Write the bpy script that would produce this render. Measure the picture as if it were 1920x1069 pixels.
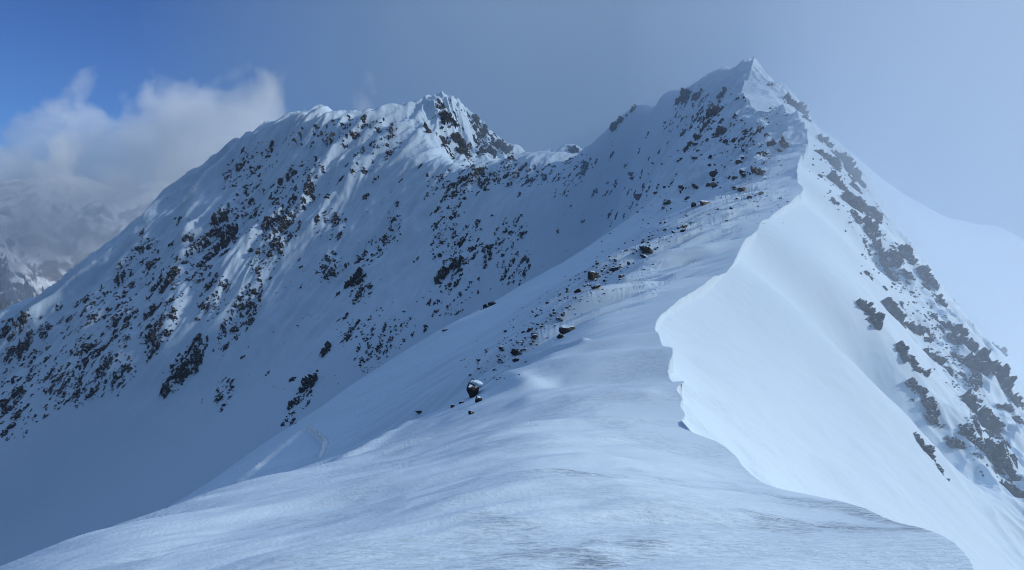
import bpy, math, random
import numpy as np
from mathutils import Vector
D = bpy.data
C = bpy.context.scene.collection
for _o in list(D.objects): D.objects.remove(_o, do_unlink=True)
rng = np.random.default_rng(7)

# ------------------------------------------------------------------ camera
FL, UC, VH = 1478.0, 960.0, 430.0          # focal length, centre column and horizon row, in photograph pixels
cam_d = D.cameras.new('camera'); cam = D.objects.new('camera', cam_d); C.objects.link(cam)
cam_d.sensor_width = 36.0
cam_d.lens = 36.0 * FL / 1920.0
cam_d.shift_y = -(1069 / 2 - VH) / 1920.0
cam_d.clip_start = 0.1; cam_d.clip_end = 60000
cam.rotation_euler = (math.radians(90), 0, 0)
bpy.context.scene.camera = cam

OVERHEAD = (2.85, 4.6, 8.2, 1)       # cloud overhead out of view, brightened to lift the shaded snow
# ------------------------------------------------------------------ sun, sky, exposure
SUN_EL, SUN_AZ = math.radians(25.0), math.radians(88.0)   # azimuth from +Y towards +X
sun_d = D.lights.new('sun', 'SUN'); sun_d.energy = 4.05; sun_d.angle = math.radians(5.0); sun_d.color = (1.0, 0.99, 0.97)
sun = D.objects.new('sun', sun_d); C.objects.link(sun)
sdir = Vector((math.sin(SUN_AZ) * math.cos(SUN_EL), math.cos(SUN_AZ) * math.cos(SUN_EL), math.sin(SUN_EL)))
sun.rotation_euler = sdir.to_track_quat('Z', 'Y').to_euler()
sun.location = sdir * 400

world = D.worlds.new('World'); bpy.context.scene.world = world; world.use_nodes = True
nt = world.node_tree; N = nt.nodes; L = nt.links; N.clear()
def nd(tree, kind, **kw):
    n = tree.nodes.new(kind)
    for k, v in kw.items():
        if k.startswith('i_'):
            n.inputs[k[2:].replace('_', ' ')].default_value = v
        else:
            setattr(n, k, v)
    return n
wo = nd(nt, 'ShaderNodeOutputWorld'); bg = nd(nt, 'ShaderNodeBackground'); bg.inputs['Strength'].default_value = 0.082
sky = nd(nt, 'ShaderNodeTexSky', sky_type='NISHITA', sun_disc=False, sun_elevation=SUN_EL, sun_rotation=SUN_AZ,
         altitude=2600.0, air_density=1.0, dust_density=0.3, ozone_density=3.0)
tc = nd(nt, 'ShaderNodeTexCoord'); sep = nd(nt, 'ShaderNodeSeparateXYZ')
L.new(tc.outputs['Generated'], sep.inputs[0])
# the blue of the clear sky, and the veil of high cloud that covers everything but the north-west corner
tint = nd(nt, 'ShaderNodeMix', data_type='RGBA', blend_type='MULTIPLY'); tint.inputs[0].default_value = 1.0
tint.inputs[7].default_value = (0.42, 0.72, 1.22, 1)
L.new(sky.outputs[0], tint.inputs[6])
nz = nd(nt, 'ShaderNodeTexNoise'); nz.inputs['Scale'].default_value = 2.6; nz.inputs['Detail'].default_value = 5; nz.inputs['Roughness'].default_value = 0.55
mp = nd(nt, 'ShaderNodeMapping'); mp.inputs['Scale'].default_value = (1.0, 1.0, 1.6)
L.new(tc.outputs['Generated'], mp.inputs[0]); L.new(mp.outputs[0], nz.inputs['Vector'])
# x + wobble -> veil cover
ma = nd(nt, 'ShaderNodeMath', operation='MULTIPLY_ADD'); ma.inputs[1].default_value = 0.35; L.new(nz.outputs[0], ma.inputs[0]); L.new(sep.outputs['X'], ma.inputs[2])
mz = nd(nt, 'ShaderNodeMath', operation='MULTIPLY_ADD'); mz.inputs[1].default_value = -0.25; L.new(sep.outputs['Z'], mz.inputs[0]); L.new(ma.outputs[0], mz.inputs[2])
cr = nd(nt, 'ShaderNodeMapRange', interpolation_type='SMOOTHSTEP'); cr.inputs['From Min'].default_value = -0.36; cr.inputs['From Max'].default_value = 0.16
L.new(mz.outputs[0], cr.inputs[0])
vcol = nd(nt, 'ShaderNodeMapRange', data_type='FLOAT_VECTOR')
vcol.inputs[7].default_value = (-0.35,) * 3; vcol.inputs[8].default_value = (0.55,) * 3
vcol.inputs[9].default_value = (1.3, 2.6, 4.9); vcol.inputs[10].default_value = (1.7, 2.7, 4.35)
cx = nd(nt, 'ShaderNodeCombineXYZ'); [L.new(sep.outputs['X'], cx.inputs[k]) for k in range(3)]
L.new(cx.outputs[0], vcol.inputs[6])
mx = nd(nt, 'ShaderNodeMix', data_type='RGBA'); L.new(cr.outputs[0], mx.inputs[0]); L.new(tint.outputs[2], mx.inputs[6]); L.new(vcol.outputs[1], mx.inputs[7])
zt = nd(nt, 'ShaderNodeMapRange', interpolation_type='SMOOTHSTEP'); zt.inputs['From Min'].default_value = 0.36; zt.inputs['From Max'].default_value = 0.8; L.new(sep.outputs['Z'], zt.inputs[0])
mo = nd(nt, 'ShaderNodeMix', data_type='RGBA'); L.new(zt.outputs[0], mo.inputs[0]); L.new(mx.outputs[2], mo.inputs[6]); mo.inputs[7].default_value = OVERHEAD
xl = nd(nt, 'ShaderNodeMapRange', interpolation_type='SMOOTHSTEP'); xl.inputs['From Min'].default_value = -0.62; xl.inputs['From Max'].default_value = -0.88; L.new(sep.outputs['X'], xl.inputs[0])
mw = nd(nt, 'ShaderNodeMix', data_type='RGBA'); L.new(xl.outputs[0], mw.inputs[0]); L.new(mo.outputs[2], mw.inputs[6]); mw.inputs[7].default_value = (2.6, 4.1, 6.6, 1)  # bright cloud added out of view at far left, lights the peak flank
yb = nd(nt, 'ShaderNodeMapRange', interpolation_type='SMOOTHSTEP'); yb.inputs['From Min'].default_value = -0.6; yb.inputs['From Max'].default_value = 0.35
yb.inputs['To Min'].default_value = 0.3; yb.inputs['To Max'].default_value = 1.0; L.new(sep.outputs['Y'], yb.inputs[0])  # unseen sky behind the camera, darkened to shade the left mountain face
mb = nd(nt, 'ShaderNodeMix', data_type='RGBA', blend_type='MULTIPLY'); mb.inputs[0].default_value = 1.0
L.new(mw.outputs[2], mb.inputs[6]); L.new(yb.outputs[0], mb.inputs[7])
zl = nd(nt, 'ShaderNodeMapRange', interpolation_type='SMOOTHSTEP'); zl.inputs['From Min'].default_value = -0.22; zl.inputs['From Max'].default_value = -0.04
zl.inputs['To Min'].default_value = 0.32; zl.inputs['To Max'].default_value = 1.0; L.new(sep.outputs['Z'], zl.inputs[0])  # sky below the horizon dimmed to keep basin and steep slopes dark
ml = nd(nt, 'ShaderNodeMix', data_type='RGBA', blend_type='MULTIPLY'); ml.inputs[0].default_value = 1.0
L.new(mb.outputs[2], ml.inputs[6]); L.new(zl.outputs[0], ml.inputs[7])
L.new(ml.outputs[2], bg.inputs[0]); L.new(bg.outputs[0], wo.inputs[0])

sc = bpy.context.scene
sc.view_settings.view_transform = 'Standard'; sc.view_settings.look = 'None'
sc.view_settings.exposure = 0.0; sc.view_settings.gamma = 1.0
sc.cycles.max_bounces = 12; sc.cycles.diffuse_bounces = 3; sc.cycles.volume_bounces = 10; sc.cycles.transparent_max_bounces = 8
sc.cycles.use_denoising = True
sc.cycles.filter_width = 1.0

# ------------------------------------------------------------------ noise and interpolation
_perm = np.random.default_rng(3).permutation(4096).astype(np.int64)
_ang = np.random.default_rng(4).uniform(0, 2 * math.pi, 4096)
_gx, _gy = np.cos(_ang).astype(np.float32), np.sin(_ang).astype(np.float32)
def pnoise(x, y, seed=0):
    xi = np.floor(x); yi = np.floor(y); xf = (x - xi).astype(np.float32); yf = (y - yi).astype(np.float32)
    xi = xi.astype(np.int64) + seed * 57; yi = yi.astype(np.int64) + seed * 131
    def g(ix, iy, dx, dy):
        h = _perm[(_perm[ix & 4095] + iy) & 4095]
        return _gx[h] * dx + _gy[h] * dy
    sx = xf * xf * xf * (xf * (xf * 6 - 15) + 10); sy = yf * yf * yf * (yf * (yf * 6 - 15) + 10)
    a = g(xi, yi, xf, yf); b = g(xi + 1, yi, xf - 1, yf); c = g(xi, yi + 1, xf, yf - 1); d = g(xi + 1, yi + 1, xf - 1, yf - 1)
    return ((a + (b - a) * sx) * (1 - sy) + (c + (d - c) * sx) * sy) * 1.5
def fbm(x, y, oct=4, seed=0, gain=0.5):
    t = 0; a = 1.0
    for k in range(oct):
        t = t + a * pnoise(x * 2 ** k, y * 2 ** k, seed + k); a *= gain
    return t
def ridged(x, y, oct=4, seed=0, gain=0.5):
    t = 0; a = 1.0
    for k in range(oct):
        t = t + a * (1 - 2 * np.abs(pnoise(x * 2 ** k, y * 2 ** k, seed + k))); a *= gain
    return t
def sstep(a, b, x):
    t = np.clip((x - a) / (b - a), 0, 1); return t * t * (3 - 2 * t)

class TPS:
    def __init__(s, P, lam=0.0):
        P = np.array(P, float); s.c = P[:, :2]; n = len(P)
        s.sc = 100.0
        c = s.c / s.sc
        r2 = ((c[:, None] - c[None]) ** 2).sum(-1)
        K = 0.5 * r2 * np.log(r2 + 1e-12) + lam * np.eye(n)
        A = np.zeros((n + 3, n + 3)); A[:n, :n] = K; A[:n, n] = 1; A[:n, n + 1:] = c; A[n, :n] = 1; A[n + 1:, :n] = c.T
        s.w = np.linalg.solve(A, np.r_[P[:, 2], 0, 0, 0]); s.cc = c
    def __call__(s, x, y):
        sh = x.shape; x = (x / s.sc).ravel(); y = (y / s.sc).ravel(); out = np.empty(len(x)); n = len(s.cc)
        cxs = s.cc[:, 0].astype(np.float64); cys = s.cc[:, 1]
        for i in range(0, len(x), 20000):
            X = x[i:i + 20000, None]; Y = y[i:i + 20000, None]
            r2 = (X - cxs) ** 2 + (Y - cys) ** 2
            out[i:i + 20000] = (0.5 * r2 * np.log(r2 + 1e-12)) @ s.w[:n] + s.w[n] + X[:, 0] * s.w[n + 1] + Y[:, 0] * s.w[n + 2]
        return out.reshape(sh)

def sstep0(a, b, x):
    t = np.clip((x - a) / (b - a), 0, 1); return t * t * (3 - 2 * t)
def px(u, v, y):                       # a point seen in the photograph at (u, v), y metres ahead
    return ((u - UC) / FL * y, y, -(v - VH) / FL * y)

# ------------------------------------------------------------------ the crest of the ridge (near to far)
CREST = [(1840,1110,8.3),(1826,1066,9),(1826,1046,9.4),(1811,1030,9.9),(1788,1012,10.5),(1757,1001,11.2),(1709,991,12.0),(1686,981,12.5),(1655,973,13.2),(1631,960,13.8),
 (1592,946,14.7),(1553,932,15.6),(1521,924,16.4),(1474,913,17.6),(1427,903,18.8),(1408,887,19.6),(1394,873,20.3),(1384,854,21.2),(1368,838,22.0),
 (1345,826,22.8),(1294,822,23.6),(1282,807,24.2),(1276,795,24.8),(1278,788,25.1),(1288,784,25.5),(1284,775,26.1),(1274,764,26.8),(1284,748,27.5),
 (1269,734,28.3),(1271,722,29.0),(1292,713,29.8),(1263,709,30.6),(1253,695,31.6),(1255,683,32.6),(1267,670,33.6),(1261,662,34.4),(1243,657,35.2),
 (1240,650,36.2),(1230,628,38.0),(1229,606,40.5),(1243,585,43.5),(1269,567,47),(1296,553,50.5),(1313,553,52),(1331,531,55.5),(1352,512,59),(1369,498,62.5),
 (1378,495,64),(1385,467,70),(1393,456,73),(1415,439,78),(1427,422,83),(1453,400,90),(1474,388,96),(1491,374,101),(1498,367,104),(1511,357,109),
 (1508,346,113),(1494,339,117),(1491,326,122),(1494,308,129),(1505,294,137),(1515,284,146),(1517,270,158),(1505,235,174),(1487,211,190),(1446,206,204),
 (1411,203,218),(1385,170,248),(1400,146,272),(1415,128,290),(1415,118,300)]
CR = np.array([px(*p) for p in CREST])
# beyond the near scallops the lip runs softer
_yy = np.exp(np.linspace(math.log(8.3), math.log(300), 900)); _xx = np.interp(_yy, CR[:, 1], CR[:, 0])
_w = np.exp(-0.5 * (np.arange(-24, 25) / 7.0) ** 2); _w /= _w.sum()
_xs = np.convolve(np.pad(_xx, 24, 'edge'), _w, 'valid'); _t = sstep0(30, 44, _yy)
_w1 = np.exp(-0.5 * (np.arange(-24, 25) / 2.6) ** 2); _w1 /= _w1.sum(); _x1 = np.convolve(np.pad(_xx, 24, 'edge'), _w1, 'valid')
CR = np.stack([_x1 * (1 - _t) + _xs * _t, _yy, np.interp(_yy, CR[:, 1], CR[:, 2])], -1)
SM = [(1840,1110,8.3),(1780,1012,10.6),(1592,946,14.7),(1427,903,18.8),(1345,830,22.6),(1285,780,25.6),(1268,715,29.6),(1250,662,34.6),(1232,615,39.4),
 (1269,567,47),(1345,518,58),(1400,452,74),(1460,395,92),(1503,358,109),(1500,318,126),(1512,278,150),(1503,235,174),(1487,211,190),(1450,206,203),(1415,200,220),(1390,168,250),(1402,146,272),(1415,118,300)]
SMW = np.array([px(*p) for p in SM])
def crest_x(y, line=CR):
    return np.interp(y, line[:, 1], line[:, 0])

# ------------------------------------------------------------------ left of the crest: ridge top, flank, bowl and the far mountain
def plane(u, v):                       # the open slope of the far mountain, as depth for a pixel
    a = (u - UC) / FL; b = -(v - VH) / FL
    return (38.6 + 94.5 - 448.8) / (b - 0.378 * a - 0.748)
def pl(u, v, k=1.0): return px(u, v, plane(u, v) * k)
PL = []
PL += [tuple(p) for p in SMW[::1]]
PL += [(0,0,-1.75),(0,3,-2.15),(3,0,-2.0),(-10,0,-4.2),(-10,-6,-4.6),(3,-6,-2.2),(-4,3,-2.8),(3.6,4.5,-2.9)]
PL += [px(*p) for p in [(960,1069,8),(500,1069,9.6),(1400,1069,8.2),(0,1086,13),(-200,1180,11.5),
 (960,900,14),(960,800,22),(700,950,15),(400,1000,14.5),(1200,850,19.5),(1100,760,27),(1150,690,33),(1110,640,39),(1000,700,34.5),(1500,970,13),
 (150,1022,16),(300,968,20),(450,908,24),(620,860,29),(690,832,32),(780,793,36),(880,752,39),(800,850,24),
 (300,1010,33),(310,985,46),(320,955,60),(500,925,38),(500,888,56),(500,848,72),(600,900,38),(600,862,56),(575,800,82),(690,862,42),(700,800,62),(690,716,97),
 (780,808,44),(800,740,62),(800,680,84),(850,610,120),(960,668,47),(900,690,62),(1060,583,59),(950,600,92),(1180,472,83),(1090,530,98),(1000,520,155),(1290,392,111),(1150,478,128),
 (1100,470,190),(1180,428,230),(1400,322,142),(1250,400,160),(1350,300,190),(1330,230,262),(1250,300,262),(1400,240,205),(1350,195,290),
 (1350,140,325),(1280,167,350),(1240,182,368),(1185,208,400),(1150,240,425),(1100,285,455),(1200,330,330),(1150,400,375)]]
PL += [(-60,60,-46),(-62,20,-42),(-30,0,-22),(-30,-10,-24),(-22,15,-15),(-60,180,-76),(-120,150,-114),(0,220,-48),(20,260,-34),(40,292,-14),
 (-120,60,-90),(-180,230,-168),(-230,290,-178),(-80,270,-137),(-20,300,-97),(24,330,-48),(-240,180,-205),(-330,330,-215),(-360,430,-150)]
for u in (-160, 0, 150, 300, 450, 600, 750, 900, 1030):
    for v in (350, 480, 610, 740, 870, 1000):
        sky_v = np.interp(u, [-160, 0, 190, 345, 520, 700, 815, 890, 1090], [700, 600, 480, 335, 245, 214, 250, 318, 295])
        low_v = np.interp(u, [0, 450, 700, 850, 1000, 1100], [1010, 930, 740, 630, 540, 500])
        if sky_v + 50 < v < low_v: PL.append(pl(u, v, 1.0 + 0.02 * math.sin(u * .011 + v * .013)))
# its skyline, and the drop behind it
SK = [(-400,860),(-160,700),(0,600),(95,548),(190,478),(290,390),(345,333),(385,326),(430,284),(520,240),(600,221),(700,212),(745,212)]
for u, v in SK:
    p = pl(u, v); PL.append(p); q = (p[0] * 1.1, p[1] + 55, p[2] - 42); PL.append(q)
for u, v in [(1090,300),(1040,292),(1000,292),(960,296),(925,306),(890,320),(845,308),(800,290)]:
    PL.append(pl(u, v))
PL += [px(890,345,515), px(960,315,510), px(1050,310,515), px(820,262,548)]
PL += [px(*p) for p in [(780,198,590),(815,178,600),(860,203,604),(920,250,612),(972,292,622),(1040,287,560),(1075,274,540),(880,262,574),(940,300,580),(835,250,560),(1010,305,600)]]
PL += [(-70,660,30),(0,660,10),(60,640,0),(100,560,-10),(130,500,10),(150,430,20),(160,360,20),(-40,700,0),(-250,760,-60),(-450,640,-200),(-600,500,-330)]
PL += [(104,306,44),(118,322,22),(100,345,40),(130,300,12),(150,360,-25),(110,400,15),(200,300,-70),(230,420,-110),(170,480,-60),(300,520,-170),(300,250,-140),(220,620,-60),(60,460,44),(400,700,-200)]
FL_L = TPS(PL)

# ------------------------------------------------------------------ right of the crest: the sunlit face, the rocky rib, the drop beyond
PR = []
ys = np.r_[4.0, 6.5, 9.5, 12, 15, 18.5, 22.5, 26, 30, 34.5, 40, 47, 56, 66, 78, 90, 104, 118, 134, 150, 170, 190]
sx_, sy_, sz_ = SMW.T
xc = np.interp(ys, sy_, sx_); zc = np.interp(ys, sy_, sz_)
_ly = np.log(sy_); _W = np.exp(-0.5 * ((np.log(ys)[:, None] - _ly) / 0.16) ** 2) * np.gradient(_ly); _W /= _W.sum(1)[:, None]
_nat = ys[:, None] * 0 + 1
xo = np.interp(np.log(ys), np.linspace(np.log(8), np.log(200), 12), np.interp(np.exp(np.linspace(np.log(8), np.log(200), 12)), sy_, sx_)); xo = np.convolve(np.pad(xo, 2, mode='reflect', reflect_type='odd'), [.1, .2, .4, .2, .1], 'valid')
zo = np.convolve(np.pad(zc, 2, mode='reflect', reflect_type='odd'), [.1, .2, .4, .2, .1], 'valid')
tx = np.gradient(xo, ys); tn = np.hypot(tx, 1); nxr, nyr = 1 / tn, -tx / tn
for i, y in enumerate(ys):
    for d, dz in ((0, 0.25 + 0.004 * y), (3.4, 3.6), (7, 7.2), (12, 12.0)):
        if y > 125 and d > 7: continue
        if y > 160 and d > 0: continue
        if d == 0: PR.append((xc[i], y, zc[i] - dz))
        else: PR.append((xo[i] + nxr[i] * d, y + nyr[i] * d, zo[i] - dz))
RIB = [(1425,124,298),(1442,150,288),(1470,175,276),(1497,190,262),(1515,215,250),(1532,246,238),(1556,270,222),(1585,292,205),(1620,324,186),(1652,400,166),(1676,437,156),(1718,479,147),(1755,530,136),
       (1788,573,126),(1825,624,114),(1868,671,104),(1896,722,94),(1915,775,86),(1960,850,76),(2050,980,62)]
for p in SM[-6:]:
    w = px(*p); PR.append((w[0], w[1], w[2] - 0.8))
for p in RIB:
    w = px(*p); PR.append(w)
    if p[2] < 240:
        PR.append((w[0] + 9, w[1] + 3, w[2] - 13)); PR.append((w[0] + 26, w[1] + 6, w[2] - 34))
    else:
        PR.append((w[0] + 12, w[1] + 12, w[2] - 22))
PR += [px(*p) for p in [(1440,178,246),(1480,205,225),(1530,270,180),(1650,520,112),(1700,620,98),(1760,700,88),(1820,800,78),(1900,900,67),(1750,880,66),(1650,800,70),(1850,980,56)]]
PR += [(30,20,-34),(45,30,-42),(60,40,-55),(20,0,-22),(80,60,-66),(15,-8,-16),(120,110,-80),(150,160,-60)]
PR += [(130,270,-10),(140,292,-15),(122,302,12),(110,312,22),(160,240,-42),(150,200,-50),(180,300,-62),(200,200,-95),(150,325,-30),(220,330,-90)]
FL_R = TPS(PR, 1e-3)
SLOPE_UNUSED = None

# small forms
def detail_left(x, y):
    r = np.sqrt(x * x + y * y)
    out = 0
    # wind-shaped drifts on the ridge top, drawn out across the crest
    ax = 0.93 * x + 0.36 * y; ay = -0.36 * x + 0.93 * y
    wn = sstep(150, 70, y - 0.25 * np.abs(x)) * sstep(60, 25, np.abs(x - crest_x(y)))
    near = sstep(46, 24, y)
    lipfade = sstep(0.0, 4.0, crest_x(y) - x)
    out = out + near * (0.15 + 0.85 * lipfade) * (0.20 * fbm(ax / 9, ay / 3.2, 3, 11) + 0.02 * fbm(ax / 1.6, ay / 0.42, 3, 21) + 0.045 * sstep(-.1, .35, fbm(x / 5, y / 5, 2, 23)) * fbm(ax / 3.1 + .3 * ay, ay / 0.62, 3, 25) + 0.10 * (ridged(ax / 12, ay / 4.2, 2, 27) - .6))
    mid = sstep(30, 50, y) * sstep(260, 150, y)
    xcr = crest_x(y)
    top = sstep(42, 8, xcr - x)
    out = out + mid * top * ((0.25 + 0.75 * sstep(0, 9, xcr - x)) * 1.0 * fbm(ax / 30, ay / 5.0, 3, 31) + 0.42 * sstep(0, 5, xcr - x) * (ridged(ax / 14, ay / 2.4, 2, 41) - .7))
    out = out + mid * (1 - top) * 0.5 * fbm(x / 25, y / 25, 4, 51)
    fl = sstep(40, 60, y) * sstep(130, 90, y) * sstep(2, -14, x - 0.02 * y)
    out = out + fl * 0.10 * fbm(ax / 6, ay / 1.2, 3, 61)
    # gullies and ribs down the far mountain and under the peaks; p runs down the slope, q across it
    p = -0.45 * x - 0.89 * y; q = 0.89 * x - 0.45 * y
    q = q + 10 * fbm(x / 90, y / 90, 2, 71)
    far = sstep(250, 330, y + 0.5 * x) * sstep(330, 250, x)
    rough = sstep(-60, 40, FL_hint(x, y))
    g = ridged(q / 34, p / 150, 4, 81, 0.55)
    left = sstep(40, -140, x)
    out = out + far * ((2.0 + 3.6 * left) * rough * (g - 0.6) + 1.2 * rough * fbm(x / 16, y / 16, 4, 91))
    if far.max() > 0:
        for a, b, w, h in RIBS_FAR: out = out + far * bump_line(x, y, a, b, w, h * .8)
        out = out + far * left * 1.5 * rough * (ridged(q / 75 + 2.3, p / 260, 2, 83) - .6)
        out = out + far * 0.7 * rough * ridged(q / 9, p / 22, 2, 84)
    pk = sstep(230, 300, y) * (1 - far) * sstep(0, 25, x)
    out = out + pk * (1.8 * fbm(x / 22, y / 30, 4, 95))
    pf = sstep(120, 175, y) * sstep(360, 300, y) * sstep(20, 45, x)
    out = out + pf * (2.2 * (ridged((x + .6 * y) / 26, (y - .4 * x) / 13, 4, 96) - .6))
    wall = np.exp(-(((x + 35) / 34) ** 2 + ((y - 580) / 34) ** 2))
    out = out + wall * 4.5 * (ridged((x * .9 + y * .3) / 12, (y * .9 - x * .3) / 40, 4, 99) - .5)
    return out
def FL_hint(x, y):                       # height of the open slope, to tell its rocky upper part from its smooth foot
    return 38.6 + 0.84 * (0.45 * (x + 250) + 0.89 * (y - 600)) + 50 - 0.28 * (x + 150)
def bump_line(x, y, a, b, w, h, taper=True):
    ax, ay = a; bx, by = b; dx, dy = bx - ax, by - ay; L2 = dx * dx + dy * dy
    t = ((x - ax) * dx + (y - ay) * dy) / L2; tcl = np.clip(t, 0, 1)
    d = np.hypot(x - ax - tcl * dx, y - ay - tcl * dy)
    return h * np.exp(-(d / w) ** 2)
RIBS_FAR = [(pl(a, b)[:2], pl(c_, d_)[:2], w, h) for a, b, c_, d_, w, h in [(392,335,352,470,13,7),(345,480,325,560,9,5),(300,395,240,520,9,4),(235,520,165,625,11,5.5),(560,280,515,380,9,4),(480,300,425,420,10,5),(500,400,440,520,9,4),
  (640,280,570,400,8,3),(330,560,300,690,10,5),(250,600,215,720,9,4),(160,640,110,740,9,4),(745,260,660,350,8,3),(430,500,380,640,9,4),(60,620,20,720,8,4)]]
def P2(u, v, y): q = px(u, v, y); return (q[0], q[1])
BUMPS = [(P2(1000,690,35), P2(1262,668,34), 1.3, 0.32), (P2(1040,668,37), P2(1240,650,37), 1.1, 0.30), (P2(905,720,40), P2(1090,672,38), 0.5, 0.45),
         (P2(925,742,37), P2(985,770,32), 0.7, 0.25), (P2(640,866,27.5), P2(760,800,34), .5, .16), (P2(1060,726,31.5), P2(1250,700,31), 1.1, -0.32), (P2(1000,760,28.5), P2(1200,742,28), .8, .16)]
def z_left(x, y):
    z = FL_L(x, y) + detail_left(x, y)
    z = np.where((x > 112) & (y > 296), np.minimum(z, 30 - 0.9 * (x - 112)), z)
    m = (y < 60) & (y > 18)
    if m.any():
        zz = 0
        for a, b, w, h in BUMPS: zz = zz + bump_line(x[m], y[m], a, b, w, h)
        z[m] += zz
    return z
def z_right(x, y):
    z = FL_R(x, y)
    d = x - np.interp(y, sy_, sx_)
    xr = np.interp(y, RY, RX)
    rock = np.exp(-((x - xr) / 11.0) ** 2) * sstep(40, 70, y)
    z = z + (0.25 + 1.3 * rock) * sstep(2, 14, d) * fbm(x / 9, y / 9, 4, 111) * 0.7 + rock * 1.1 * (ridged(x / 5, y / 6, 3, 121) - .5)
    z = z + 0.12 * sstep(1, 8, d) * fbm((x + .5 * y) / 26, (y - .5 * x) / 9, 3, 131)
    z = z + 0.02 * fbm(x / 1.2, y / 1.2, 2, 141) + 0.05 * sstep(2, 8, d) * fbm((x + .5 * y) / 7, (y - .5 * x) / 1.6, 3, 143)
    return z
_rp = sorted([px(*p) for p in RIB], key=lambda q: q[1]); RY = np.array([q[1] for q in _rp]); RX = np.array([q[0] for q in _rp])
def is_right(x, y):
    w = crest_x(y)
    return (x > w) & (y < 330)
def Z(x, y):
    x = np.asarray(x, float); y = np.asarray(y, float)
    r = is_right(x, y); out = np.empty(x.shape)
    if (~r).any(): out[~r] = z_left(x[~r], y[~r])
    if r.any(): out[r] = z_right(x[r], y[r])
    b = r & (y > 296)
    if b.any():
        t = sstep(296, 330, y[b]); out[b] = out[b] * (1 - t) + z_left(x[b], y[b]) * t
    return out
def Z_smooth(x, y):
    r = is_right(x, y); out = np.empty(x.shape)
    if (~r).any(): out[~r] = FL_L(x[~r], y[~r])
    if r.any(): out[r] = FL_R(x[r], y[r])
    b = r & (y > 296)
    if b.any():
        t = sstep(296, 330, y[b]); out[b] = out[b] * (1 - t) + FL_L(x[b], y[b]) * t
    return out

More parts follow.
